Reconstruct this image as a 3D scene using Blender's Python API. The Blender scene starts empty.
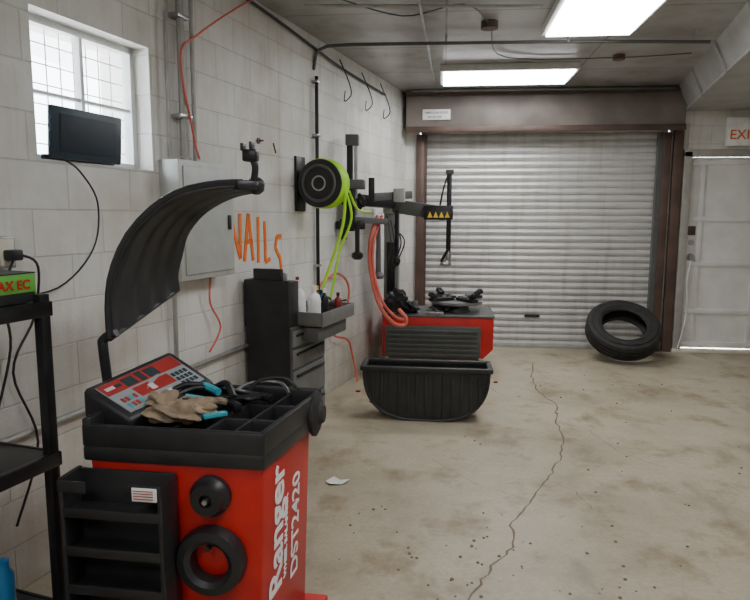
import bpy, bmesh, math, random
from mathutils import Vector, Matrix
random.seed(7)
col=bpy.context.scene.collection
V=Vector
# ---------------- materials ----------------
MATS={}
def mat(name,c,rough=0.5,metal=0.0,var=0.12,scale=12,bump=0.0,emit=0,spec=0.5):
    if name in MATS: return MATS[name]
    m=bpy.data.materials.new(name); m.use_nodes=True; nt=m.node_tree; b=nt.nodes['Principled BSDF']
    b.inputs['Roughness'].default_value=rough; b.inputs['Metallic'].default_value=metal
    b.inputs['Specular IOR Level'].default_value=spec
    tc=nt.nodes.new('ShaderNodeTexCoord'); n=nt.nodes.new('ShaderNodeTexNoise'); n.inputs['Scale'].default_value=scale; n.inputs['Detail'].default_value=5
    nt.links.new(tc.outputs['Object'],n.inputs['Vector'])
    r=nt.nodes.new('ShaderNodeValToRGB'); r.color_ramp.elements[0].position=.3; r.color_ramp.elements[1].position=.7
    c=tuple(c)
    r.color_ramp.elements[0].color=tuple(x*(1-var) for x in c)+(1,)
    r.color_ramp.elements[1].color=tuple(min(1,x*(1+var)) for x in c)+(1,)
    nt.links.new(n.outputs['Fac'],r.inputs['Fac']); nt.links.new(r.outputs['Color'],b.inputs['Base Color'])
    if bump:
        bu=nt.nodes.new('ShaderNodeBump'); bu.inputs['Strength'].default_value=bump; bu.inputs['Distance'].default_value=.01
        nt.links.new(n.outputs['Fac'],bu.inputs['Height']); nt.links.new(bu.outputs['Normal'],b.inputs['Normal'])
    if emit:
        b.inputs['Emission Color'].default_value=c+(1,); b.inputs['Emission Strength'].default_value=emit
    MATS[name]=m; return m
def ramp(nt,fac,stops):
    r=nt.nodes.new('ShaderNodeValToRGB'); e=r.color_ramp.elements
    while len(e)<len(stops): e.new(.5)
    for i,(p,c) in enumerate(stops): e[i].position=p; e[i].color=tuple(c)+(1,)
    nt.links.new(fac,r.inputs['Fac']); return r.outputs['Color']
def mixc(nt,f,a,b,mode='MIX'):
    m=nt.nodes.new('ShaderNodeMix'); m.data_type='RGBA'; m.blend_type=mode
    if isinstance(f,float): m.inputs[0].default_value=f
    else: nt.links.new(f,m.inputs[0])
    for i,x in ((6,a),(7,b)):
        if isinstance(x,tuple): m.inputs[i].default_value=x+(1,)
        else: nt.links.new(x,m.inputs[i])
    return m.outputs[2]
def noise(nt,vec,scale,detail=6,rough=.6):
    n=nt.nodes.new('ShaderNodeTexNoise'); n.inputs['Scale'].default_value=scale; n.inputs['Detail'].default_value=detail; n.inputs['Roughness'].default_value=rough
    nt.links.new(vec,n.inputs['Vector']); return n.outputs['Fac']
def stretch(nt,vec,s):
    m=nt.nodes.new('ShaderNodeMapping'); m.inputs['Scale'].default_value=s; nt.links.new(vec,m.inputs['Vector']); return m.outputs[0]
def block_mat(name,axis):
    m=bpy.data.materials.new(name); m.use_nodes=True; nt=m.node_tree; b=nt.nodes['Principled BSDF']; b.inputs['Roughness'].default_value=.55
    tc=nt.nodes.new('ShaderNodeTexCoord'); s=nt.nodes.new('ShaderNodeSeparateXYZ'); nt.links.new(tc.outputs['Object'],s.inputs[0])
    c=nt.nodes.new('ShaderNodeCombineXYZ'); nt.links.new(s.outputs[axis],c.inputs[0]); nt.links.new(s.outputs[2],c.inputs[1])
    br=nt.nodes.new('ShaderNodeTexBrick'); br.inputs['Scale'].default_value=1; br.inputs['Brick Width'].default_value=.38; br.inputs['Row Height'].default_value=.19
    br.inputs['Mortar Size'].default_value=.005; br.inputs['Mortar Smooth'].default_value=.8
    br.inputs['Color1'].default_value=(.80,.795,.77,1); br.inputs['Color2'].default_value=(.75,.745,.72,1); br.inputs['Mortar'].default_value=(.62,.61,.58,1)
    nt.links.new(c.outputs[0],br.inputs['Vector'])
    o=tc.outputs['Object']
    dirt=ramp(nt,noise(nt,o,2.2),[(.40,(1,1,1)),(.75,(.68,.64,.56))])
    col1=mixc(nt,.85,br.outputs['Color'],dirt,'MULTIPLY')
    streak=ramp(nt,noise(nt,stretch(nt,o,(9,9,.8)),1.0,5),[(.5,(1,1,1)),(.72,(.74,.70,.62))])
    col1=mixc(nt,.6,col1,streak,'MULTIPLY')
    mr=nt.nodes.new('ShaderNodeMapRange'); mr.inputs['From Min'].default_value=.0; mr.inputs['From Max'].default_value=.8; mr.inputs['To Min'].default_value=1.2; mr.inputs['To Max'].default_value=0
    nt.links.new(s.outputs[2],mr.inputs['Value'])
    mm=nt.nodes.new('ShaderNodeMath'); mm.operation='MULTIPLY'; nt.links.new(mr.outputs[0],mm.inputs[0]); nt.links.new(noise(nt,o,6),mm.inputs[1])
    col2=mixc(nt,mm.outputs[0],col1,(.33,.28,.21))
    sp=ramp(nt,noise(nt,o,28,8,.7),[(.63,(1,1,1)),(.72,(.6,.52,.42))])
    col3=mixc(nt,.5,col2,sp,'MULTIPLY')
    nt.links.new(col3,b.inputs['Base Color'])
    bu=nt.nodes.new('ShaderNodeBump'); bu.inputs['Strength'].default_value=.5; bu.inputs['Distance'].default_value=.005; bu.invert=True
    nt.links.new(br.outputs['Fac'],bu.inputs['Height'])
    bu2=nt.nodes.new('ShaderNodeBump'); bu2.inputs['Strength'].default_value=.45; bu2.inputs['Distance'].default_value=.004
    nt.links.new(noise(nt,o,60,8),bu2.inputs['Height']); nt.links.new(bu.outputs['Normal'],bu2.inputs['Normal']); nt.links.new(bu2.outputs['Normal'],b.inputs['Normal'])
    return m
def floor_mat():
    m=bpy.data.materials.new('concrete_floor'); m.use_nodes=True; nt=m.node_tree; b=nt.nodes['Principled BSDF']
    tc=nt.nodes.new('ShaderNodeTexCoord'); o=tc.outputs['Object']
    base=ramp(nt,noise(nt,o,.9,9,.65),[(.32,(.33,.28,.195)),(.5,(.48,.42,.305)),(.68,(.57,.505,.385))])
    fine=ramp(nt,noise(nt,o,45,8,.7),[(.3,(.75,.75,.75)),(.7,(1,1,1))])
    c=mixc(nt,.85,base,fine,'MULTIPLY')
    st=ramp(nt,noise(nt,o,2.6,6,.65),[(.52,(1,1,1)),(.66,(.60,.51,.39))])
    c=mixc(nt,.8,c,st,'MULTIPLY')
    st2=ramp(nt,noise(nt,stretch(nt,o,(1.2,.7,1)),1.9,5,.55),[(.56,(1,1,1)),(.66,(.60,.57,.52))])
    c=mixc(nt,.7,c,st2,'MULTIPLY')
    sp=ramp(nt,noise(nt,o,17,6,.75),[(.62,(1,1,1)),(.69,(.42,.34,.25))])
    c=mixc(nt,.6,c,sp,'MULTIPLY')
    nt.links.new(c,b.inputs['Base Color'])
    rr=nt.nodes.new('ShaderNodeMapRange'); rr.inputs['To Min'].default_value=.28; rr.inputs['To Max'].default_value=.6; nt.links.new(noise(nt,o,2.5),rr.inputs['Value']); nt.links.new(rr.outputs[0],b.inputs['Roughness'])
    bu=nt.nodes.new('ShaderNodeBump'); bu.inputs['Strength'].default_value=.25; bu.inputs['Distance'].default_value=.004
    nt.links.new(noise(nt,o,30,8),bu.inputs['Height']); nt.links.new(bu.outputs['Normal'],b.inputs['Normal'])
    return m
def ceil_mat():
    m=bpy.data.materials.new('ceiling_panels'); m.use_nodes=True; nt=m.node_tree; b=nt.nodes['Principled BSDF']; b.inputs['Roughness'].default_value=.3
    tc=nt.nodes.new('ShaderNodeTexCoord'); o=tc.outputs['Object']
    br=nt.nodes.new('ShaderNodeTexBrick'); br.offset=0; br.inputs['Scale'].default_value=1; br.inputs['Brick Width'].default_value=1.22; br.inputs['Row Height'].default_value=.9
    br.inputs['Mortar Size'].default_value=.008; br.inputs['Color1'].default_value=(.46,.46,.45,1); br.inputs['Color2'].default_value=(.39,.39,.38,1); br.inputs['Mortar'].default_value=(.19,.18,.175,1)
    nt.links.new(o,br.inputs['Vector'])
    d=ramp(nt,noise(nt,o,2.6,7,.65),[(.42,(1,1,1)),(.57,(.78,.76,.73)),(.70,(.42,.36,.31))])
    nt.links.new(mixc(nt,.9,br.outputs['Color'],d,'MULTIPLY'),b.inputs['Base Color'])
    return m
def slat_mat():
    m=bpy.data.materials.new('door_slats'); m.use_nodes=True; nt=m.node_tree; b=nt.nodes['Principled BSDF']; b.inputs['Roughness'].default_value=.38; b.inputs['Metallic'].default_value=.25
    tc=nt.nodes.new('ShaderNodeTexCoord'); o=tc.outputs['Object']
    a=ramp(nt,noise(nt,stretch(nt,o,(1.5,1,14)),2,6,.6),[(.35,(.50,.495,.48)),(.65,(.62,.61,.59))])
    v=ramp(nt,noise(nt,stretch(nt,o,(7,1,.7)),1.5,5,.6),[(.5,(1,1,1)),(.72,(.74,.71,.66))])
    nt.links.new(mixc(nt,.7,a,v,'MULTIPLY'),b.inputs['Base Color']); return m

BLK=mat('black_plastic',(.018,.018,.02),.42,0,.3,bump=.1)
BLKM=mat('black_metal',(.02,.02,.022),.35,.3,.3)
RUB=mat('rubber',(.022,.021,.02),.75,0,.35,20,.3)
RED=mat('red_paint',(.50,.013,.010),.42,0,.15,6)
DRED=mat('dark_red',(.25,.015,.01),.5)
GREY=mat('grey_paint',(.42,.42,.40),.4,.1)
LGREY=mat('panel_grey',(.46,.48,.46),.45,.1,.08)
DGREY=mat('dark_grey',(.10,.105,.10),.5)
COLG=mat('column_grey',(.19,.19,.18),.45,.2)
STEEL=mat('steel',(.42,.42,.42),.3,.9,.15)
GALV=mat('galvanised',(.42,.42,.40),.4,.6,.15)
WPL=mat('white_plastic',(.85,.85,.83),.4)
BROWN=mat('brown_steel',(.11,.07,.055),.5,.2,.3,4)
HOODM=mat('brown_hood',(.21,.18,.16),.5,.2,.25,3)
LIME=mat('lime_hose',(.45,.85,.03),.4)
ORG=mat('orange_paint',(1,.20,.02),.6)
REDH=mat('red_hose',(.70,.15,.11),.4)
YEL=mat('yellow_label',(.9,.62,.02),.5)
BLUE=mat('blue_plastic',(.02,.20,.45),.4)
CYAN=mat('cyan_plastic',(.05,.38,.47),.4)
GREEN=mat('green_card',(.12,.40,.05),.5)
TAN=mat('leather_tan',(.27,.20,.13),.85,0,.45,22,.5)
TXT=mat('white_vinyl',(.95,.95,.95),.4,var=0)
CREAM=mat('cream',(.75,.70,.58),.5)

# ---------------- mesh builder ----------------
class B:
    def __init__(s,name,M=None,parent=None):
        s.name=name; s.bm=bmesh.new(); s.mats=[]; s.M=M or Matrix.Identity(4)
    def mi(s,m):
        if m not in s.mats: s.mats.append(m)
        return s.mats.index(m)
    def _asg(s,faces,m):
        i=s.mi(m)
        for f in faces: f.material_index=i
    def hexa(s,p,m,bev=0):
        vs=[s.bm.verts.new(V(q)) for q in p]
        fs=[s.bm.faces.new([vs[i] for i in q]) for q in ((3,2,1,0),(4,5,6,7),(0,1,5,4),(1,2,6,5),(2,3,7,6),(3,0,4,7))]
        s._asg(fs,m)
        if bev:
            es=list({e for f in fs for e in f.edges}); r=bmesh.ops.bevel(s.bm,geom=es,offset=bev,segments=2,affect='EDGES',profile=.5)
            s._asg(r['faces'],m)
        return vs
    def box(s,a,b,m,bev=0,T=None):
        (x0,y0,z0),(x1,y1,z1)=a,b
        x0,x1=min(x0,x1),max(x0,x1); y0,y1=min(y0,y1),max(y0,y1); z0,z1=min(z0,z1),max(z0,z1)
        p=[V(q) for q in ((x0,y0,z0),(x1,y0,z0),(x1,y1,z0),(x0,y1,z0),(x0,y0,z1),(x1,y0,z1),(x1,y1,z1),(x0,y1,z1))]
        if T: p=[T@q for q in p]
        s.hexa(p,m,bev)
    def bar(s,a,b,w,h,m,bev=0,up=V((0,0,1))):
        a=V(a);b=V(b); d=(b-a).normalized(); u=V(up)
        if u.length<1e-6 or abs(d.dot(u.normalized()))>.95: u=V((0,1,0))
        x=d.cross(u).normalized(); u=x.cross(d)
        x*=w/2;u=u*h/2
        s.hexa([a-x-u,a+x-u,b+x-u,b-x-u,a-x+u,a+x+u,b+x+u,b-x+u],m,bev)
    def rings(s,rs,m,caps=True,closed=False):
        L=[[s.bm.verts.new(q) for q in r] for r in rs]; n=len(L[0]); fs=[]
        rng=range(len(L)) if closed else range(len(L)-1)
        for i in rng:
            A=L[i];Bq=L[(i+1)%len(L)]
            for j in range(n):
                fs.append(s.bm.faces.new((A[j],A[(j+1)%n],Bq[(j+1)%n],Bq[j])))
        if caps and not closed:
            fs.append(s.bm.faces.new(L[0][::-1])); fs.append(s.bm.faces.new(L[-1]))
        s._asg(fs,m)
    def lathe(s,c,ax,prof,m,seg=32,closed=False):
        c=V(c);ax=V(ax).normalized(); t=V((0,0,1)) if abs(ax.z)<.9 else V((1,0,0)); x=ax.cross(t).normalized(); y=ax.cross(x)
        s.rings([[c+ax*h+(x*math.cos(2*math.pi*k/seg)+y*math.sin(2*math.pi*k/seg))*max(r,1e-4) for k in range(seg)] for r,h in prof],m,closed=closed)
    def cyl(s,a,b,r,m,r2=None,seg=20):
        a=V(a);b=V(b); s.lathe(a,b-a,[(r,0),(r if r2 is None else r2,(b-a).length)],m,seg)
    def torus(s,c,ax,R,r,m,seg=32,n=10):
        s.lathe(c,ax,[(R+r*math.cos(2*math.pi*k/n),r*math.sin(2*math.pi*k/n)) for k in range(n)],m,seg,closed=True)
    def tube(s,pts,r,m,smooth=True,seg=8,sub=6,flat=None):
        p=[V(q) for q in pts]
        if smooth and len(p)>2:
            o=[]
            for i in range(len(p)-1):
                a=p[max(i-1,0)];b=p[i];c=p[i+1];d=p[min(i+2,len(p)-1)]
                for k in range(sub):
                    t=k/sub; o.append(.5*((2*b)+(c-a)*t+(2*a-5*b+4*c-d)*t*t+(3*b-a-3*c+d)*t**3))
            o.append(p[-1]); p=o
        rs=[]; prev=None
        for i,q in enumerate(p):
            d=(p[min(i+1,len(p)-1)]-p[max(i-1,0)]).normalized()
            if prev is None:
                u=V((0,0,1)) if abs(d.z)<.9 else V((1,0,0)); x=d.cross(u).normalized()
            else: x=(prev-d*prev.dot(d)).normalized()
            prev=x; y=d.cross(x)
            rs.append([q+(x*math.cos(2*math.pi*k/seg)+y*math.sin(2*math.pi*k/seg))*r for k in range(seg)])
        s.rings(rs,m)
    def prism(s,poly,ext,m,bev=0):
        ext=V(ext); a=[s.bm.verts.new(V(q)) for q in poly]; b=[s.bm.verts.new(V(q)+ext) for q in poly]; n=len(a)
        fs=[s.bm.faces.new(a[::-1]),s.bm.faces.new(b)]+[s.bm.faces.new((a[i],a[(i+1)%n],b[(i+1)%n],b[i])) for i in range(n)]
        s._asg(fs,m)
        if bev:
            r=bmesh.ops.bevel(s.bm,geom=list({e for f in fs for e in f.edges}),offset=bev,segments=2,affect='EDGES',profile=.5); s._asg(r['faces'],m)
    def blob(s,c,sz,m,seed=0,amp=.25,sub=3):
        r=bmesh.ops.create_icosphere(s.bm,subdivisions=sub,radius=1)
        rnd=random.Random(seed); ph=[rnd.uniform(0,6) for _ in range(6)]
        fs=set()
        for v in r['verts']:
            q=v.co.copy(); k=1+amp*(math.sin(q.x*4+ph[0])*math.sin(q.y*5+ph[1])+.5*math.sin(q.z*7+q.x*6+ph[2]))
            v.co=V(c)+V((q.x*sz[0]*k,q.y*sz[1]*k,q.z*sz[2]*k))
            for f in v.link_faces: fs.add(f)
        s._asg(fs,m)
    def sheet(s,grid,th,m):
        L=[[s.bm.verts.new(V(q)) for q in r] for r in grid]; fs=[]
        for i in range(len(L)-1):
            for j in range(len(L[0])-1): fs.append(s.bm.faces.new((L[i][j],L[i][j+1],L[i+1][j+1],L[i+1][j])))
        s._asg(fs,m)
        if th:
            bmesh.ops.recalc_face_normals(s.bm,faces=fs)
            r=bmesh.ops.solidify(s.bm,geom=fs,thickness=th); s._asg([g for g in r['geom'] if isinstance(g,bmesh.types.BMFace)],m)
    def text(s,body,size,T,m,ext=.0006,bold=.02):
        cu=bpy.data.curves.new('tmp','FONT'); cu.body=body; cu.size=size; cu.extrude=ext; cu.align_x='LEFT'; cu.offset=size*bold
        ob=bpy.data.objects.new('tmp',cu); col.objects.link(ob); bpy.context.view_layer.update()
        me=bpy.data.meshes.new_from_object(ob); bpy.data.objects.remove(ob)
        me.transform(T); old=set(s.bm.faces); s.bm.from_mesh(me); s._asg([f for f in s.bm.faces if f not in old],m); bpy.data.meshes.remove(me)
    def done(s,parent=None,ang=35):
        me=bpy.data.meshes.new(s.name)
        bmesh.ops.recalc_face_normals(s.bm,faces=s.bm.faces[:])
        for f in s.bm.faces: f.smooth=True
        s.bm.to_mesh(me); s.bm.free()
        for m in s.mats: me.materials.append(m)
        me.set_sharp_from_angle(angle=math.radians(ang))
        ob=bpy.data.objects.new(s.name,me); ob.matrix_world=s.M; col.objects.link(ob)
        if parent: ob.parent=parent; ob.matrix_parent_inverse=parent.matrix_world.inverted()
        return ob
def frame(o,x,y):
    x=V(x).normalized();y=V(y).normalized();z=x.cross(y)
    return Matrix(((x.x,y.x,z.x,o[0]),(x.y,y.y,z.y,o[1]),(x.z,y.z,z.z,o[2]),(0,0,0,1)))

# wall frame : local x = out of the wall, local y = along the wall, z up
MW=frame((-.47,7.21,0),(.9724,-.2334,0),(.2334,.9724,0))
def S(y): return (y-7.21)/.9724

# ---------------- room ----------------
BW=block_mat('painted_block',1); BX=block_mat('painted_block_back',0)
w=B('wall_left',MW)
s0,s1=S(2.45),S(3.13); z0,z1=1.72,2.31
w.box((-.3,-11,0),(0,s0,2.9),BW); w.box((-.3,s1,0),(0,.6,2.9),BW)
w.box((-.3,s0,0),(0,s1,z0),BW); w.box((-.3,s0,z1),(0,s1,2.9),BW); w.done()
for a,c in (((-1.2,7.38,0),(-.27,7.62,2.9)),((-.27,7.38,2.5),(2.62,7.62,2.9)),((2.43,7.40,0),(2.62,7.62,2.5)),((2.62,7.38,2.2),(4.3,7.62,2.9)),((3.52,7.38,0),(4.3,7.62,2.2))):
    b=B('wall_back'); b.box(a,c,BX); b.done()
b=B('wall_right'); b.box((4.1,-2.7,0),(4.3,7.6,2.9),BW); b.done()
b=B('wall_front'); b.box((-3.5,-2.9,0),(4.3,-2.7,2.9),BX); b.done()
b=B('floor'); b.box((-3.5,-2.9,-.1),(4.3,7.7,0),floor_mat()); b.done()
b=B('ceiling'); b.box((-3.5,-2.9,2.85),(4.3,7.7,3.0),ceil_mat()); b.done()

# window
g=B('window_1',MW)
WF=mat('window_frame_white',(.75,.76,.76),.4)
d=-.11
for a,c in (((d-.03,s0,z0),(d+.02,s0+.03,z1)),((d-.03,s1-.03,z0),(d+.02,s1,z1)),((d-.03,s0,z0),(d+.02,s1,z0+.03)),((d-.03,s0,z1-.03),(d+.02,s1,z1)),((d-.02,(s0+s1)/2+.0,z0),(d+.015,(s0+s1)/2+.02,z1)),((d-.02,s0,z0+.28),(d+.01,s1,z0+.295))):
    g.box(a,c,WF)
for k in range(1,9): g.cyl((d-.06,s0+k*(s1-s0)/9,z0),(d-.06,s0+k*(s1-s0)/9,z1),.003,GREY,seg=6)
for k in range(1,7): g.cyl((d-.06,s0,z0+k*(z1-z0)/7),(d-.06,s1,z0+k*(z1-z0)/7),.003,GREY,seg=6)
gm=bpy.data.materials.new('window_glass'); gm.use_nodes=True; gm.node_tree.nodes['Principled BSDF'].inputs['Transmission Weight'].default_value=1; gm.node_tree.nodes['Principled BSDF'].inputs['Roughness'].default_value=.05; gm.node_tree.nodes['Principled BSDF'].inputs['IOR'].default_value=1.02
g.box((d-.008,s0+.02,z0+.02),(d-.004,s1-.02,z1-.02),gm); g.done()

# roller door
R=B('roller_door')
SL=slat_mat()
N=33; zt=2.49; h=zt/N; prof=[]
for i in range(N):
    z=i*h
    prof+= [(z+.000,.002),(z+h*.14,-.013),(z+h*.48,-.021),(z+h*.82,-.014),(z+h*.96,.002)]
grid=[[(-.265,7.45+o,z+.002),(2.42,7.45+o,z+.002)] for z,o in prof]
R.sheet(grid,0,SL)
R.box((-.26,7.405,0.0),(2.41,7.45,.05),GREY,.004)
R.box((-.265,7.47,0),(2.42,7.49,2.49),SL)
R.box((.95,7.412,.35),(1.12,7.43,.38),BLKM,.003)
R.done(ang=25)
T=B('trim_roller_door')
T.box((-.31,7.33,0),(-.22,7.378,2.40),BROWN,.006); T.box((-.22,7.36,0),(-.19,7.42,2.40),BROWN)
T.box((2.35,7.33,0),(2.43,7.39,2.40),BROWN,.006); T.box((2.46,7.34,0),(2.56,7.395,2.84),BROWN,.006)
T.box((2.30,7.36,0),(2.35,7.42,2.40),DGREY)
T.done()
T=B('roller_door_hood')
T.box((-.42,7.16,2.44),(2.5,7.375,2.80),HOODM,.01); T.box((-.42,7.13,2.40),(2.5,7.17,2.46),BROWN,.005); T.box((-.42,7.12,2.79),(2.5,7.375,2.84),BROWN,.005)
T.done()
T=B('door_maker_sign'); T.box((-.24,7.135,2.53),(.06,7.158,2.64),WPL,.003)
T.text('AMERICAN DOOR',.030,frame((-.215,7.134,2.595),(1,0,0),(0,0,1)),BLK,bold=0.01); T.text('000 000 0000',.026,frame((-.18,7.134,2.55),(1,0,0),(0,0,1)),BLK,bold=0.01); T.done()

# white man door
D=B('door_1'); DW=mat('door_white',(.76,.755,.73),.45,0,.08,5)
D.box((2.66,7.42,.04),(3.48,7.47,2.14),DW)
for z in (.06,.43,.96,1.45,2.06): D.box((2.66,7.40,z),(3.48,7.421,z+.05),DW,.004)
for x in (2.66,2.78,3.37,3.43): D.box((x,7.405,.04),(x+.05,7.421,2.12),DW,.004)
D.cyl((2.72,7.42,1.06),(2.72,7.35,1.06),.028,STEEL); D.cyl((2.72,7.41,1.06),(2.72,7.40,1.06),.04,STEEL); D.cyl((2.72,7.42,1.22),(2.72,7.385,1.22),.028,STEEL); D.box((2.68,7.395,1.3),(2.76,7.405,1.40),BROWN,.004)
D.done()
T=B('trim_door_frame'); FR=mat('frame_grey',(.36,.345,.31),.5)
T.box((2.575,7.34,0),(2.66,7.42,2.2),FR,.006); T.box((2.575,7.34,2.14),(3.52,7.42,2.22),FR,.006); T.box((3.48,7.34,0),(3.56,7.42,2.22),FR,.006)
T.box((2.57,7.33,0),(3.56,7.42,.035),CREAM,.004); T.done()
E=B('exit_sign'); E.box((2.99,7.32,2.25),(3.36,7.375,2.55),WPL,.006); EO=mat('exit_orange',(.8,.16,.02),.5)
E.text('EXIT',.14,frame((3.01,7.318,2.32),(1,0,0),(0,0,1)),EO,bold=.01); E.done()
P=B('door_cable'); P.tube([(2.72,7.36,1.02),(2.68,7.33,.8),(2.70,7.33,.5),(2.66,7.31,.25),(2.62,7.32,.05)],.006,WPL); P.done()

# duct (parallel to the left wall)
D=B('ceiling_duct'); DU=mat('duct_grey',(.38,.38,.365),.45,.2,.15,3)
def dx(y): return -(7.36-y)*.19
D.hexa([(2.55,7.36,2.62),(2.55+dx(1),1.0,2.62),(4.05,1.0,2.62),(4.05,7.36,2.62),(2.44,7.36,2.848),(2.44+dx(1),1.0,2.848),(4.05,1.0,2.848),(4.05,7.36,2.848)],DU)
for k in range(7):
    y=1.6+k*.95
    D.bar((2.548+dx(y),y,2.61),(2.436+dx(y),y,2.846),.03,.012,DU,up=(0,1,0))
D.bar((2.545,7.36,2.625),(2.545+dx(1),1,2.625),.02,.02,GREY)
D.done()

# lights
LENS=mat('light_lens',(.975,.985,1.0),.5,var=0,emit=18); LB=mat('light_body',(.75,.75,.73),.5)
def lamp(x0,x1,y0,y1):
    L=B('ceiling_light_fixture'); L.box((x0,y0,2.79),(x1,y1,2.848),LB,.004); L.box((x0+.03,y0+.03,2.775),(x1-.03,y1-.03,2.79),LENS,.004)
    L.done()
lamp(.68,1.32,3.70,4.93); lamp(-.05,1.18,6.0,6.63); lamp(.4,1.04,.5,1.73); lamp(-1.3,-.06,-1.2,-.58)  # last two fixtures are added out of view to brighten the room

# ceiling pipes
P=B('ceiling_conduit'); P.tube([(-1.0,4.98,2.60),(-.98,5.0,2.74),(-.9,5.02,2.78),(-.7,5.03,2.79),(1.0,5.1,2.79),(1.95,5.2,2.79)],.013,DGREY,False)
P.tube([(-.35,6.9,2.79),(2.3,6.95,2.79)],.012,DGREY,False)
P.tube([(-.9,4.2,2.82),(.6,4.35,2.82)],.010,GALV,False); P.tube([(-.2,3.0,2.82),(-.1,7.1,2.82)],.010,GALV,False)
for k in range(3): P.cyl((.0+k*.9,5.06,2.78),(.0+k*.9,5.06,2.85),.008,STEEL)
P.cyl((.3,4.75,2.85),(.3,4.75,2.80),.06,BROWN); P.cyl((1.45,5.8,2.85),(1.45,5.8,2.81),.05,BROWN); P.done()
P=B('ceiling_cable')
P.tube([(-.75,4.0,2.83),(-.3,4.5,2.83),(.1,4.3,2.83),(.3,4.75,2.83),(.5,5.7,2.83),(1.45,5.8,2.83),(2.0,5.7,2.83)],.005,DGREY)
P.done()

# floor crack + debris
C=B('floor_crack'); pts=[(.95,6.6),(.86,6.0),(.83,5.54),(.93,5.1),(.86,4.7),(.83,4.28),(.74,3.9),(.62,3.6),(.49,3.31),(.36,3.05),(.34,2.8),(.22,2.6),(.13,2.37),(.02,2.0)]
CR=mat('crack_dark',(.20,.15,.10),.9)
rc=random.Random(3)
def crack(pts,w0):
    q=[]
    for i in range(len(pts)-1):
        for k in range(6):
            t=k/6; q.append(V((pts[i][0]*(1-t)+pts[i+1][0]*t+rc.uniform(-.012,.012),pts[i][1]*(1-t)+pts[i+1][1]*t,0)))
    for i in range(len(q)-1):
        a=w0*(.5+.5*abs(math.sin(i*.7))); b2=w0*(.5+.5*abs(math.sin((i+1)*.7)))
        C.sheet([[q[i]+V((-a,0,.0012)),q[i]+V((a,0,.0012))],[q[i+1]+V((-b2,0,.0012)),q[i+1]+V((b2,0,.0012))]],0,CR)
crack(pts,.006); crack([(.83,4.99),(1.1,4.95),(1.4,4.98),(1.9,4.88),(2.6,4.9)],.003); crack([(.93,5.1),(.5,5.4),(.3,5.9)],.003); crack([(.49,3.31),(.2,3.5),(-.1,3.9)],.002); crack([(.86,4.7),(1.05,4.5),(1.15,4.1),(1.4,3.8)],.002); crack([(.62,3.6),(.75,3.45),(.8,3.2)],.002)
C.done()
C=B('floor_debris'); rc=random.Random(11)
for i in range(90):
    if i<34: x,y=rc.gauss(.12,.2),rc.gauss(2.6,.25)
    elif i<46: x,y=rc.gauss(.75,.12),rc.gauss(2.6,.2)
    elif i<54: x,y=rc.gauss(-.35,.1),rc.gauss(3.1,.2)
    else: x,y=rc.uniform(-.2,2),rc.uniform(2.6,6.3)
    r=rc.uniform(.004,.009); C.lathe((x,y,0),(0,0,1),[(r,0),(r*.9,r*.5),(r*.3,r*.8)],CR,6)
for x,y in ((-.55,5.0),(-.7,5.3),(.5,5.75)): C.blob((x,y,.006),(.018,.014,.008),DRED,int(x*10)+20,.3)
C.done()
C=B('paper_scrap'); C.sheet([[(-.64,3.42,.004),(-.60,3.37,.012),(-.54,3.39,.004)],[(-.60,3.48,.01),(-.56,3.45,.004),(-.50,3.44,.015)]],.001,WPL); C.done()

# tire
T=B('tire'); ax=V((-.02,-.58,.815)).normalized(); c=V((1.90,6.87,.32))
pr=[(.22,-.08),(.24,-.10),(.31,-.11),(.36,-.09),(.375,-.065)]
for k in range(-3,4):
    z=k*.02; pr+=[(.377,z-.006),(.367,z-.004),(.367,z+.004),(.377,z+.006)] if k%2==0 else [(.377,z)]
pr+=[(.375,.065),(.36,.09),(.31,.11),(.24,.10),(.22,.08),(.23,.055),(.32,.06),(.35,.0),(.32,-.06),(.23,-.055)]
T.lathe(c,ax,pr,RUB,48,closed=True); T.torus(c+ax*.108,ax,.32,.006,RUB); T.torus(c+ax*.104,ax,.26,.005,RUB); T.done()

# ---------------- half-round tub ----------------
T=B('half_round_tub'); cx=-.105; N=28; HZ=.39
def prof(a,f):
    c_,s_=math.cos(a),math.sin(a)
    return (cx-.455*f*math.copysign(abs(c_)**.75,c_), HZ-(HZ-.005)*f*abs(s_)**.72)
yf,yb=4.58,4.82
A=[math.pi*i/N for i in range(N+1)]
TB=mat('tub_black',(.03,.031,.031),.5,0,.25,8,.1)
fr=[prof(a,1) for a in A]; 
T.sheet([[(x,yf,z) for x,z in fr],[(x,yb,z) for x,z in fr]],-.012,TB)
for yy in (yf,yb): T.prism([(x,yy,z) for x,z in fr],(0,.012,0),TB)
for k in range(13):
    x=cx-.39+k*.065; t=(x-cx)/.455
    zb=HZ-(HZ-.005)*abs(math.sin(math.acos(max(-1,min(1,math.copysign(abs(t)**(1/.75),t))))))**.72
    if zb<.33: T.box((x-.010,yf-.014,zb+.015),(x+.010,yf+.002,.35),TB,.005)
T.tube([(x,yf-.006,z) for x,z in fr],.011,TB,False,6)
T.box((cx-.475,yf-.025,HZ-.02),(cx+.475,yf+.015,HZ+.015),TB,.008); T.box((cx-.475,yb-.01,HZ-.02),(cx+.475,yb+.03,HZ+.015),TB,.008)
for sx in (-1,1): T.box((cx+sx*.465-.02,yf-.02,HZ-.02),(cx+sx*.465+.02,yb+.03,HZ+.015),TB,.008)
T.done()

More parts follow.
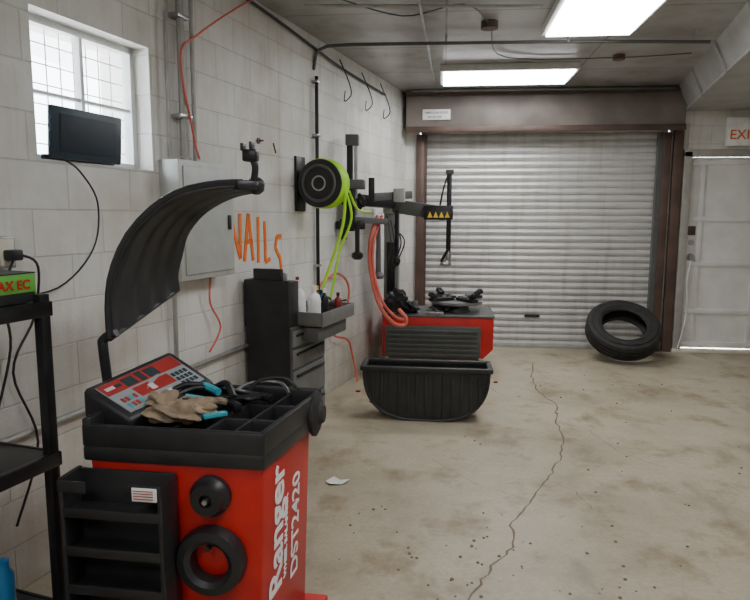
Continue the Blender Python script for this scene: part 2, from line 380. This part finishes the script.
# ---------------- tire changer ----------------
T=B('tire_changer')
T.prism([(-.56,6.0,.16),(.40,6.0,.16),(.49,6.0,.25),(.49,6.0,.56),(-.56,6.0,.56)],(0,.62,0),RED,.012)
T.box((-.5,6.05,0),(.36,6.55,.17),DGREY)
T.box((-.565,5.985,.552),(.5,6.64,.572),DGREY,.008)
PGR=mat('panel_dark_green_grey',(.075,.08,.075),.5)
T.box((-.53,5.965,.17),(.37,6.0,.47),PGR,.01)
for k in range(6): T.box((-.50,5.95,.19+k*.045),(.34,5.97,.208+k*.045),PGR,.004)
T.lathe((.14,6.3,.57),(0,0,1),[(.14,0),(.12,.06),(.12,.09)],DGREY); 
T.lathe((.14,6.3,.65),(0,0,1),[(.25,0),(.26,.01),(.26,.03),(.24,.035),(.05,.035),(.05,.045),(.01,.045)],STEEL,40)
for k in range(4):
    a=math.radians(35+90*k); u=V((math.cos(a),math.sin(a),0)); c=V((.14,6.3,.70))
    T.bar(c+u*.05,c+u*.3,.08,.03,BLKM,.005); T.bar(c+u*.24+V((0,0,.02)),c+u*.31+V((0,0,.06)),.06,.04,BLKM,.006); T.cyl(c+u*.14,c+u*.14+V((0,0,.03)),.025,STEEL)
T.blob((.02,6.2,.62),(.12,.1,.04),BLKM,31,.25)
# column
T.box((-.56,6.12,.56),(-.42,6.30,1.58),COLG,.012); T.box((-.57,6.10,1.52),(-.38,6.34,1.68),GREY,.012); T.box((-.56,6.08,1.68),(-.40,6.32,1.72),BLKM,.01)
T.box((-.53,6.105,.75),(-.45,6.125,1.25),BLKM,.004)
# main horizontal arm
T.bar((-.5,6.15,1.60),(.02,6.05,1.52),.09,.13,DGREY,.008); T.box((-.18,5.99,1.465),(.09,6.12,1.595),BLKM,.006)
T.box((-.15,5.982,1.48),(.07,5.99,1.545),BLK,.001)
for k in range(4): T.prism([(-.145+k*.053,5.979,1.485),(-.098+k*.053,5.979,1.485),(-.1215+k*.053,5.979,1.54)],(0,.002,0),YEL)
# mount bar
T.box((.03,6.0,1.15),(.075,6.045,1.90),BLKM,.006); T.box((.015,5.98,1.88),(.09,6.06,1.92),DGREY,.008)
T.lathe((.053,6.02,1.05),(0,0,1),[(.02,0),(.03,.03),(.03,.09),(.022,.13)],STEEL); T.blob((.03,6.0,1.06),(.05,.03,.03),STEEL,3,.15); T.tube([(.05,6.0,1.19),(.02,5.97,1.14),(-.01,5.98,1.08)],.014,BLKM)
T.tube([(.04,6.0,1.88),(-.0,5.95,1.75),(-.03,6.0,1.6)],.008,BLK)
# assist arm post
p=V((-.785,5.42,0))
T.bar(p+V((0,0,1.62)),p+V((0,0,2.12)),.05,.05,BLKM,.008); T.bar(p+V((0,0,1.37)),p+V((0,0,1.78)),.085,.085,BLKM,.008); T.cyl(p+V((.05,0,1.5)),p+V((.05,0,2.12)),.014,STEEL); T.box((-.82,5.38,2.08),(-.71,5.46,2.17),DGREY,.008)
T.box((-.84,5.36,1.72),(-.66,5.48,1.80),DGREY,.01)
T.bar((-.82,5.42,1.64),(-.5,6.12,1.62),.10,.10,BLKM,.008); T.bar((-.84,5.40,1.47),(-.48,5.55,1.45),.06,.05,DGREY,.006)
T.bar((-.9,5.38,1.42),(-.66,5.44,1.42),.05,.07,BLKM,.01)
T.bar((-.62,5.6,1.66),(-.30,5.9,1.69),.06,.07,DGREY,.006); T.box((-.44,5.7,1.62),(-.34,5.8,1.74),GREY,.008)
T.cyl((-.84,5.40,1.30),(-.84,5.40,1.47),.03,BLKM); T.lathe((-.72,5.40,1.13),(0,0,1),[(.03,0),(.05,.02),(.05,.05),(.02,.07),(.02,.3)],BLKM)
T.lathe((-.56,5.6,.95),(0,0,1),[(.045,0),(.05,.03),(.025,.06),(.018,.5)],DGREY)
T.cyl((-.41,5.75,1.55),(-.41,5.75,1.10),.018,BLKM); T.blob((-.41,5.75,1.10),(.035,.03,.05),BLKM,4,.1)
T.bar((-.61,5.5,1.62),(-.61,5.5,1.82),.05,.05,BLKM,.005)
T.blob((-.70,5.45,1.62),(.05,.05,.06),BLKM,6,.2)
# hoses
T.tube([(-.56,5.55,1.50),(-.62,5.5,1.3),(-.62,5.5,1.05),(-.55,5.5,.75),(-.43,5.55,.57),(-.33,5.6,.54),(-.31,5.6,.60),(-.38,5.6,.68)],.017,REDH,seg=10)
T.tube([(-.53,5.6,1.50),(-.59,5.5,1.28),(-.595,5.5,1.05),(-.52,5.5,.77),(-.41,5.58,.62),(-.33,5.6,.59)],.013,REDH,seg=10)
for k in range(5): T.tube([(-.50+k*.03,5.8,1.5-.04*k),(-.46+k*.03,5.72,1.25),(-.50+k*.015,5.85,1.0),(-.46,6.05,.8)],.006,BLK)
T.box((-.55,5.93,.60),(-.38,6.08,.72),BLKM,.015); T.blob((-.42,5.95,.72),(.09,.07,.09),BLKM,9,.3); T.blob((-.30,6.1,.63),(.09,.1,.06),BLKM,12,.3)
T.box((-.15,5.99,.572),(.02,6.1,.60),STEEL,.003)
T.done()

# hoses on wall / reel
H=B('hose_reel',MW); s=S(4.70); z=1.73
H.lathe((.2,s-.05,z),(0,1,0),[(.0,0),(.06,-.015),(.172,0),(.172,.012),(.1,.015),(.1,.15),(.165,.155),(.165,.17),(0,.17)],BLK,40)
for k in range(6): 
    H.torus((.2,s-.028+k*.024,z),(0,1,0),.167,.0125,LIME,36,8)
H.box((0.001,s-.05,z-.2),(.02,s+.1,z+.2),BLKM,.004); H.box((0.001,s+.12,z-.03),(.22,s+.14,z+.03),BLKM,.004)
H.tube([(.37,s+.03,z-.02),(.34,s+.05,z-.3),(.25,s,z-.62),(.19,s-.1,z-.9)],.012,LIME); H.tube([(.36,s+.06,z-.05),(.38,s+.12,z-.25),(.29,s+.1,z-.5),(.25,s+.05,z-.8),(.22,s,z-.92)],.010,LIME)
H.torus((.2,s-.062,z),(0,1,0),.125,.01,DGREY); H.torus((.2,s-.062,z),(0,1,0),.05,.006,GREY)
H.tube([(.37,s+.1,z-.05),(.36,s+.3,z-.18),(.30,s+.75,z-.2)],.009,LIME); H.done()
H=B('red_air_hose',MW)
H.tube([(.03,S(5.0),.95),(.05,S(5.3),1.02),(.05,S(5.55),.9),(.04,S(5.55),.7),(.05,S(5.35),.58),(.05,S(5.25),.5),(.06,S(5.5),.42),(.06,S(5.6),.3),(.12,S(5.6),.02)],.010,REDH); H.done()
H=B('air_pipe',MW)
H.tube([(.03,S(4.98),.75),(.03,S(4.98),2.55)],.015,BLKM,False); 
for zz in (1.1,1.6,2.1,2.5): H.box((.002,S(4.98)-.03,zz),(.05,S(4.98)+.03,zz+.02),STEEL,.003)
H.blob((.05,S(4.98),.78),(.03,.03,.06),BLKM,2,.2); H.done()
H=B('power_cable',MW)
H.tube([(.02,S(3.6),2.83),(.02,S(4.3),2.80),(.02,S(4.9),2.76),(.02,S(5.5),2.72),(.02,S(6.6),2.7)],.010,BLK)
for yy in (5.45,5.95,6.45): H.tube([(.02,S(yy),2.78),(.10,S(yy),2.6),(.11,S(yy)+.03,2.5),(.03,S(yy)+.08,2.46),(.02,S(yy)+.12,2.55)],.005,BLK)
H.done()
H=B('steel_conduit',MW)
H.tube([(.03,S(1.5),.63),(.03,S(4.0),.68)],.014,GALV,False)
H.tube([(.03,S(3.22),1.15),(.03,S(3.22),.66)],.012,GALV,False); H.tube([(.03,S(2.10),1.35),(.03,S(2.10),2.84)],.011,GALV,False); H.done()
H=B('steel_conduit',MW)
H.tube([(.04,S(3.33),1.81),(.04,S(3.33),2.84)],.02,GALV,False); H.tube([(.03,S(3.44),1.79),(.03,S(3.44),2.84)],.012,GALV,False); H.tube([(.035,S(3.22),1.79),(.035,S(3.22),2.4),(.035,S(3.25),2.84)],.01,GALV,False)
for zz in (2.0,2.5): H.box((.001,S(3.33)-.05,zz),(.065,S(3.33)+.05,zz+.02),STEEL,.002)
H.done()
H=B('red_extension_cord',MW)
H.tube([(.03,S(4.1),2.84),(.04,S(3.85),2.7),(.06,S(3.45),2.45),(.06,S(3.30),2.3),(.07,S(3.38),1.9),(.07,S(3.42),1.8)],.006,REDH); H.done()
H=B('red_extension_cord',MW)
H.tube([(.06,S(3.5),1.15),(.04,S(3.52),1.0),(.05,S(3.6),.85),(.04,S(3.5),.72)],.006,REDH); H.done()
H=B('electrical_panel',MW)
H.box((0.001,S(3.17),1.16),(.12,S(3.66),1.78),LGREY,.006); H.box((.12,S(3.20),1.19),(.128,S(3.63),1.75),LGREY,.004); H.box((.128,S(3.585),1.42),(.137,S(3.61),1.50),BLK,.002)
H.cyl((.05,S(3.33),1.78),(.05,S(3.33),1.80),.03,GALV); H.done()
H=B('coat_hook',MW); H.lathe((.001,S(4.15),1.98),(1,0,0),[(.02,0),(.02,.01),(.006,.012),(.006,.04)],BROWN,12); H.tube([(.03,S(4.3),1.98),(.04,S(4.3),1.94),(.03,S(4.33),1.92)],.006,BROWN); H.done()

# graffiti
G=B('spray_paint_lettering',MW)
L={'N':[[(0,0),(0,1),(.8,0),(.85,1)]],'A':[[(0,0),(.4,1),(.75,0)],[(.1,.4),(.7,.42)]],'I':[[(.1,0),(.15,1)]],'L':[[(0,1),(.05,0),(.6,.05)]],'S':[[(.65,.95),(.2,.95),(.05,.7),(.5,.45),(.6,.15),(.3,0),(0,.1)]]}
x=S(3.80)
for ch,wd,zb,hh in (('N',.16,1.23,.28),('A',.17,1.21,.30),('I',.10,1.19,.30),('L',.14,1.19,.27),('S',.18,1.06,.31)):
    for st in L[ch]:
        pts=[(.0035,x+a*wd*.85,zb+b_*hh) for a,b_ in st]
        for i in range(len(pts)-1):
            G.bar(pts[i],pts[i+1],.004,.03,ORG,up=(0,-(pts[i+1][2]-pts[i][2]),(pts[i+1][1]-pts[i][1])))
    x+=wd*.98
G.done()

# monitor on the sill
K=B('laptop_computer',MW)
K.box((-.03,S(2.49),1.725),(.0,S(2.87),1.745),BLK,.004)
T_=Matrix.Translation((.0,0,1.73))@Matrix.Rotation(math.radians(4),4,'Y')
K.box((.004,S(2.49),0),(.03,S(2.88),.21),mat('monitor_black',(.02,.04,.06),.4),.008,T=T_); K.box((.03,S(2.53),.03),(.034,S(2.84),.18),mat('monitor_back',(.018,.03,.045),.5),.002,T=T_)
K.tube([(.02,S(2.55),1.73),(.06,S(2.60),1.68),(.05,S(2.70),1.55),(.04,S(2.67),1.35),(.03,S(2.48),1.2),(.03,S(2.2),1.19)],.004,BLK); K.done()

# ---------------- tool cabinet on wall side ----------------
K=B('tool_cabinet',MW); a=S(3.92)
K.box((.03,a,.08),(.33,a+.5,.80),GREY,.008); K.box((.03,a-.012,.06),(.335,a,1.10),BLK,.004)
K.box((.02,a-.01,.8),(.05,a+.5,1.10),BLK,.004)
K.box((.03,a-.01,.80),(.33,a+.14,1.09),BLK,.01)
K.box((.33,a,.08),(.34,a+.5,.8),DGREY)
for k,(zz,hh) in enumerate(((.10,.2),(.32,.2),(.54,.12),(.68,.1))):
    K.box((.34,a+.01,zz),(.352,a+.49,zz+hh),COLG,.004); K.cyl((.36,a+.05,zz+hh-.03),(.36,a+.45,zz+hh-.03),.008,BLKM)
K.box((.05,a+.12,.80),(.50,a+.66,.815),GREY,.003); K.box((.49,a+.12,.80),(.505,a+.66,.89),COLG,.003); K.box((.05,a+.645,.80),(.505,a+.66,.89),COLG,.003); K.box((.05,a+.12,.8),(.50,a+.135,.89),COLG,.003)
K.box((.35,a+.13,.70),(.47,a+.6,.79),DGREY,.01)
K.box((.08,a+.0,1.09),(.28,a+.03,1.17),BLK,.006); K.box((.12,a+.03,1.09),(.30,a+.05,1.14),GREY,.004)
for sx in (.06,.28): 
    K.cyl((sx,a+.05,.04),(sx,a+.09,.04),.04,RUB); K.cyl((sx,a+.42,.04),(sx,a+.46,.04),.04,RUB); K.box((sx-.02,a+.04,.03),(sx+.02,a+.10,.09),STEEL,.003); K.box((sx-.02,a+.41,.03),(sx+.02,a+.47,.09),STEEL,.003)
CAB=K.done()
K=B('spray_bottles',MW)
def bottle(x,y,z,r,h,m,cap):
    K.lathe((x,y,z),(0,0,1),[(r*.95,0),(r,.01),(r,h*.6),(r*.8,h*.72),(r*.35,h*.8),(r*.35,h*.86)],m,20); K.lathe((x,y,z+h*.86),(0,0,1),[(r*.42,0),(r*.4,h*.14)],cap,16)
bottle(.30,a+.19,.816,.05,.27,WPL,WPL); bottle(.37,a+.28,.816,.045,.23,WPL,WPL); bottle(.24,a+.30,.816,.03,.28,CREAM,DRED)
bottle(.40,a+.38,.816,.028,.2,BLKM,WPL); bottle(.34,a+.46,.816,.03,.18,BLUE,BLK); bottle(.44,a+.52,.816,.028,.16,DRED,BLK); bottle(.28,a+.52,.816,.03,.2,BLK,YEL)
K.done()
K=B('hand_tools',MW)
for k in range(14):
    x0=.25+random.random()*.22; y0=a+.3+random.random()*.3; an=random.random()*3; K.bar((x0,y0,.825+.008*k),(min(.48,x0+.1*math.cos(an)),min(a+.64,y0+.1*math.sin(an)),.83+.008*k),.015,.012,random.choice([BLKM,STEEL,BLK,DRED]),.003)
K.done()

# ---------------- wheel balancer ----------------
MB=Matrix.Translation((-.79,1.77,0))@Matrix.Rotation(math.radians(-2),4,'Z')
W=B('wheel_balancer',MB)
W.hexa([(-.25,.02,.05),(.25,.02,.05),(.28,.46,.05),(-.25,.46,.05),(-.275,0,.77),(.275,0,.77),(.31,.44,.77),(-.275,.44,.77)],RED,.012)
W.hexa([(-.27,-.0,0),(.27,-.0,0),(.36,.5,0),(-.27,.5,0),(-.27,0,.06),(.27,0,.06),(.36,.5,.06),(-.27,.5,.06)],RED,.008)
def skew(x,y): return (x+ (.06*y/.46 if x>0 else 0), y)
def sb(x0,x1,y0,y1,z0_,z1_,m,bev=.004):
    p=[skew(x0,y0),skew(x1,y0),skew(x1,y1),skew(x0,y1)]
    W.hexa([(q[0],q[1],z0_) for q in p]+[(q[0],q[1],z1_) for q in p],m,bev)
sb(-.29,.285,-.012,.47,.755,.805,BLK,.01)
sb(-.29,.285,-.012,.012,.80,.87,BLK,.008); sb(-.29,-.262,-.01,.47,.8,.89,BLK,.008); sb(.262,.285,-.01,.47,.8,.87,BLK,.008); sb(-.285,.285,.45,.475,.8,.88,BLK,.008)
sb(.08,.092,0,.46,.8,.86,BLK); sb(.17,.18,0,.46,.8,.86,BLK); sb(-.27,.27,.14,.15,.8,.86,BLK); sb(.08,.27,.30,.31,.8,.86,BLK); sb(-.02,-.01,0,.15,.8,.86,BLK)
BAL=W.done()
# console
inv=MB.inverted()
W=B('control_console',MB)
A_,Bp,C_,D_=[inv@V(q) for q in ((-.955,1.83,.87),(-.79,2.13,.92),(-1.125,1.86,.955),(-.965,2.16,1.02))]
def bil(u,v,o=0):
    n=(Bp-A_).cross(C_-A_).normalized()
    return A_.lerp(Bp,u).lerp(C_.lerp(D_,u),v)+n*o
base=[V((q.x,q.y,.806)) for q in (A_,Bp,D_,C_)]
W.hexa(base+[A_,Bp,D_,C_],BLK,.012)
def pan(u0,u1,v0,v1,m,o=.002,o0=-.004): W.hexa([bil(u0,v0,o0),bil(u1,v0,o0),bil(u1,v1,o0),bil(u0,v1,o0),bil(u0,v0,o),bil(u1,v0,o),bil(u1,v1,o),bil(u0,v1,o)],m)
PG=mat('panel_silver',(.30,.32,.33),.35); PR=mat('panel_red',(.36,.035,.03),.35); SC=mat('screen_dark',(.04,.06,.07),.2); PT=mat('panel_print',(.6,.6,.6),.4)
pan(.07,.93,.12,.88,PG,.003)
pan(.08,.92,.60,.87,PR,.0045); pan(.3,.7,.32,.56,PR,.0045); pan(.30,.42,.62,.82,SC,.006); pan(.55,.67,.62,.82,SC,.006); pan(.11,.2,.70,.77,PT,.006); pan(.21,.27,.70,.77,SC,.006)
for k in range(4):
    for j in range(3): pan(.72+k*.048,.75+k*.048,.19+j*.12,.27+j*.12,SC,.006)
for k in range(4):
    for j in range(2): pan(.12+k*.042,.145+k*.042,.2+j*.15,.3+j*.15,CYAN if (k+j)%3==0 else PR,.006)
pan(.35,.6,.17,.24,PT,.006); pan(.44,.5,.36,.5,PT,.006); pan(.46,.52,.62,.84,SC,.006)
W.done(BAL)
# hood
W=B('wheel_guard_hood')
Nn=[(-1.13,2.05,1.08),(-1.13,2.05,1.2),(-1.11,2.05,1.31),(-1.055,2.06,1.43),(-.965,2.07,1.525),(-.87,2.08,1.58),(-.76,2.1,1.605),(-.67,2.12,1.61)]
Ff=[(-1.10,2.55,1.19),(-1.10,2.54,1.26),(-1.07,2.52,1.34),(-1.02,2.47,1.43),(-.93,2.4,1.505),(-.83,2.32,1.55),(-.74,2.25,1.575),(-.66,2.19,1.585)]
def cr(P_,t):
    n=len(P_)-1; i=min(int(t*n),n-1); u=t*n-i; a=V(P_[max(i-1,0)]);b=V(P_[i]);c=V(P_[i+1]);d=V(P_[min(i+2,n)])
    return .5*((2*b)+(c-a)*u+(2*a-5*b+4*c-d)*u*u+(3*b-a-3*c+d)*u**3)
grid=[]
for i in range(25):
    t=i/24; a=cr(Nn,t); b2=cr(Ff,t); row=[]
    for j in range(33):
        u=j/32; q=a.lerp(b2,u); bulge=.006*math.cos(u*math.pi*8)*(1-t*.7)
        row.append(q+V((bulge*.7,0,-bulge*.5)))
    grid.append(row)
HB=mat('hood_black',(.024,.026,.03),.36,0,.2)
W.sheet(grid,.012,HB)
W.tube([cr(Nn,i/16) for i in range(17)],.011,HB,False); W.tube([cr(Ff,i/16) for i in range(17)],.011,HB,False); W.tube([Nn[0],Ff[0]],.012,HB,False)
W.bar((-.70,2.12,1.60),(-.635,2.17,1.60),.06,.035,BLK,.01)
W.blob((-.64,2.17,1.60),(.03,.035,.03),BLK,2,.08)
W.tube([(-.645,2.15,1.60),(-.635,2.15,1.66),(-.65,2.15,1.70)],.012,BLKM); W.box((-.675,2.13,1.68),(-.625,2.17,1.72),BLKM,.006); W.box((-.68,2.13,1.715),(-.67,2.17,1.74),BLKM,.002); W.box((-.65,2.13,1.715),(-.64,2.17,1.745),BLKM,.002)
W.tube([(-1.11,2.06,1.10),(-1.155,2.06,1.075),(-1.16,2.06,1.04),(-1.15,2.07,.86)],.017,BLK,seg=12)
W.bar((-1.15,2.07,.86),(-1.0,2.12,.84),.05,.05,BLK,.006)
W.done(BAL)
W=B('balancer_shaft',MB)
W.cyl((.28,.42,.80),(.36,.42,.80),.02,STEEL); W.lathe((.322,.42,.80),(1,0,0),[(.03,0),(.07,.0),(.08,.008),(.08,.018),(.065,.026),(.04,.03),(.03,.045)],RUB,32); W.done(BAL)
# storage rack with cones
W=B('accessory_rack',MB)
W.box((-.30,-.02,.05),(.005,-.006,.735),BLK,.003); W.box((-.31,-.11,.05),(-.295,-.006,.74),BLK,.004); W.box((-.005,-.11,.05),(.01,-.006,.73),BLK,.004)
for z in (.62,.50,.38,.22,.08): W.box((-.30,-.10,z),(0,-.01,z+.012),BLK,.003); W.box((-.30,-.11,z),(0,-.10,z+.03),BLK,.003)
W.box((-.10,-.115,.70),(0.01,-.108,.735),BLK,.002); W.box((-.31,-.115,.70),(-.22,-.108,.735),BLK,.002)
W.box((-.075,-.12,.69),(.0,-.116,.730),WPL,.001)
for k in range(4): W.box((-.07,-.122,.697+k*.008),(-.01,-.120,.699+k*.008),PR)
W.done(BAL)
W=B('centering_cone',MB); W.lathe((.115,-.0,.67),(0,-1,0),[(.062,0),(.062,.02),(.052,.03),(.047,.05),(.02,.052),(.02,.03),(.005,.03)],BLK,32); W.cyl((.115,.01,.67),(.115,-.06,.67),.008,STEEL); W.done(BAL)
W=B('pressure_ring',MB); W.lathe((.115,0,.47),(0,-1,0),[(.105,0),(.108,.02),(.10,.045),(.075,.05),(.06,.04),(.058,0)],BLK,40,closed=True); W.cyl((.115,.01,.52),(.115,-.05,.52),.008,BLKM); W.done(BAL)
W=B('balancer_lettering')
def side(y,z):
    t=(z-.05)/.72; return (.25+.025*t)+(.03+.005*t)*((y-.02*(1-t))/.44)
q0=MB@V((side(.03,.3)+.004,.03,.3)); q1=MB@V((side(.4,.3)+.004,.4,.3)); q2=MB@V((side(.03,.7)+.004,.03,.7))
yv=(q0-q1).normalized(); xv=(q2-q0).normalized(); yv=(yv-xv*yv.dot(xv)).normalized()
def TP(y,z): return frame(MB@V((side(y,z)+.004,y,z)),xv,yv)
W.text('Ranger',.155,TP(.17,.285),TXT,.001,.02); W.text('WHEEL BALANCER',.034,TP(.215,.30),TXT,.001); W.text('DST2420',.100,TP(.33,.25),TXT,.001,.008)
W.done(BAL)
# clutter on tray
W=B('work_glove',MB); W.blob((-.04,.10,.885),(.085,.055,.03),TAN,5,.35,4); W.blob((-.11,.16,.90),(.05,.05,.03),TAN,15,.35,4); W.blob((.03,.14,.885),(.05,.04,.02),TAN,25,.3,4)
for k in range(4): W.tube([(-.06+k*.028,.12,.89),(-.05+k*.035,.19,.90),(-.03+k*.035,.23,.885)],.012,TAN)
W.done()
W=B('wheel_weight_pliers',MB)
for o in (0,.03): W.tube([(.0,.20+o,.885),(.07,.24+o*1.5,.89),(.14,.31-o,.885),(.17,.34-o,.885)],.009,BLKM)
W.tube([(.0,.20,.89),(-.06,.17,.90)],.012,BLK); W.tube([(.0,.23,.89),(-.06,.22,.90)],.012,CYAN); W.bar((.05,.1,.875),(.11,.15,.875),.02,.015,CYAN,.004); W.tube([(-.10,.28,.90),(-.04,.30,.92),(.04,.26,.91)],.013,CYAN); W.tube([(-.1,.24,.90),(-.04,.27,.92),(.02,.32,.9)],.01,BLKM)
W.tube([(-.02,.33,.89),(.05,.30,.93),(.10,.24,.90)],.012,BLK); W.tube([(-.14,.22,.90),(-.08,.26,.93),(-.02,.3,.92)],.010,BLKM); W.bar((.04,.28,.88),(.13,.20,.875),.03,.03,BLKM,.006); W.done()
W=B('calipers',MB); W.tube([(.10,.38,.88),(.14,.40,.92),(.22,.42,.925),(.27,.42,.89)],.007,BLKM); W.tube([(.05,.36,.88),(.10,.41,.905),(.2,.43,.905),(.25,.38,.88)],.006,STEEL); W.bar((.0,.38,.885),(.2,.33,.875),.03,.02,BLKM,.004); W.done()
W=B('wheel_weights',MB); rw=random.Random(5)
for k in range(70):
    x0=rw.uniform(-.2,.25); y0=rw.uniform(.03,.42)
    if x0<.06 and y0>.16: continue
    an=rw.uniform(0,3); W.bar((x0,y0,.812),(x0+.03*math.cos(an),y0+.02*math.sin(an),.815),.016,.012,rw.choice([STEEL,DGREY,BLKM,GREY]),.002)
W.done()

# ---------------- steel shelf rack left ----------------
K=B('metal_shelf_rack',MW); e=S(2.08)
for sx in (.06,.40):
    for sy in (e,e-1.1): K.box((sx-.018,sy-.036,0),(sx+.018,sy,1.24),BLKM,.003)
for zz in (1.20,.68,.12):
    K.box((.05,e-1.12,zz),(.41,e-.005,zz+.012),BLKM,.003); K.box((.395,e-1.13,zz-.035),(.42,e+.01,zz+.015),BLKM,.004); K.box((.045,e-.005,zz-.035),(.42,e+.01,zz+.015),BLKM,.004); K.box((.04,e-1.13,zz-.035),(.06,e+.01,zz+.015),BLKM,.004)
K.done()
K=B('parts_box',MW); K.box((.10,e-.36,1.216),(.385,e-.02,1.31),GREEN,.003); K.box((.386,e-.35,1.218),(.388,e-.03,1.25),BLK); K.text('RAX EC',.042,frame((.3875,e-.19,1.262),(0,1,0),(0,0,1)),RED); K.box((.1,e-.36,1.31),(.385,e-.02,1.314),BLK); K.box((.12,e-.021,1.23),(.36,e-.018,1.29),BLK); K.done()
K=B('electrical_outlet',MW); K.box((0.001,S(2.20),1.30),(.05,S(2.28),1.42),GALV,.005); K.box((.05,S(2.21),1.31),(.055,S(2.27),1.41),CREAM,.003); K.box((.055,S(2.22),1.33),(.10,S(2.27),1.37),BLK,.006)
K.tube([(.09,S(2.27),1.35),(.11,S(2.32),1.30),(.05,S(2.34),1.1),(.04,S(2.24),.9),(.05,S(2.32),.6),(.05,S(2.2),.3)],.005,BLK)
K.tube([(.08,S(2.24),1.33),(.10,S(2.17),1.2),(.06,S(2.22),1.0),(.06,S(2.12),.7)],.005,BLK); K.done()
K=B('white_air_hose',MW); K.tube([(.30,e-.18,1.18),(.31,e-.16,1.0),(.33,e-.20,.85),(.30,e-.25,.72)],.014,WPL,seg=12); K.done()
K=B('shop_rag',MW); K.blob((.22,e-.30,.712),(.12,.12,.012),WPL,8,.2); K.done()
K=B('spray_can',MW); K.lathe((.30,e-.15,.135),(0,0,1),[(.033,0),(.033,.17),(.02,.19),(.02,.22),(0.01,.225)],BLUE,20); K.lathe((.22,e-.25,.135),(0,0,1),[(.033,0),(.033,.15),(.02,.17),(.01,.18)],WPL,20); K.done()

# ---------------- world + camera ----------------
wd=bpy.data.worlds.new('sky'); bpy.context.scene.world=wd; wd.use_nodes=True; bg=wd.node_tree.nodes['Background']; bg.inputs[0].default_value=(.82,.91,1,1); bg.inputs[1].default_value=50
cam=bpy.data.cameras.new('camera'); co=bpy.data.objects.new('camera',cam); col.objects.link(co); bpy.context.scene.camera=co
cam.sensor_width=36; cam.lens=640/750*36; cam.clip_start=.05
Rm=Matrix.Rotation(math.radians(6),3,'Z')@Matrix.Rotation(math.radians(82.5),3,'X')@Matrix.Rotation(math.radians(.2),3,'Z')
co.matrix_world=Matrix.Translation((0,0,1.5))@Rm.to_4x4()
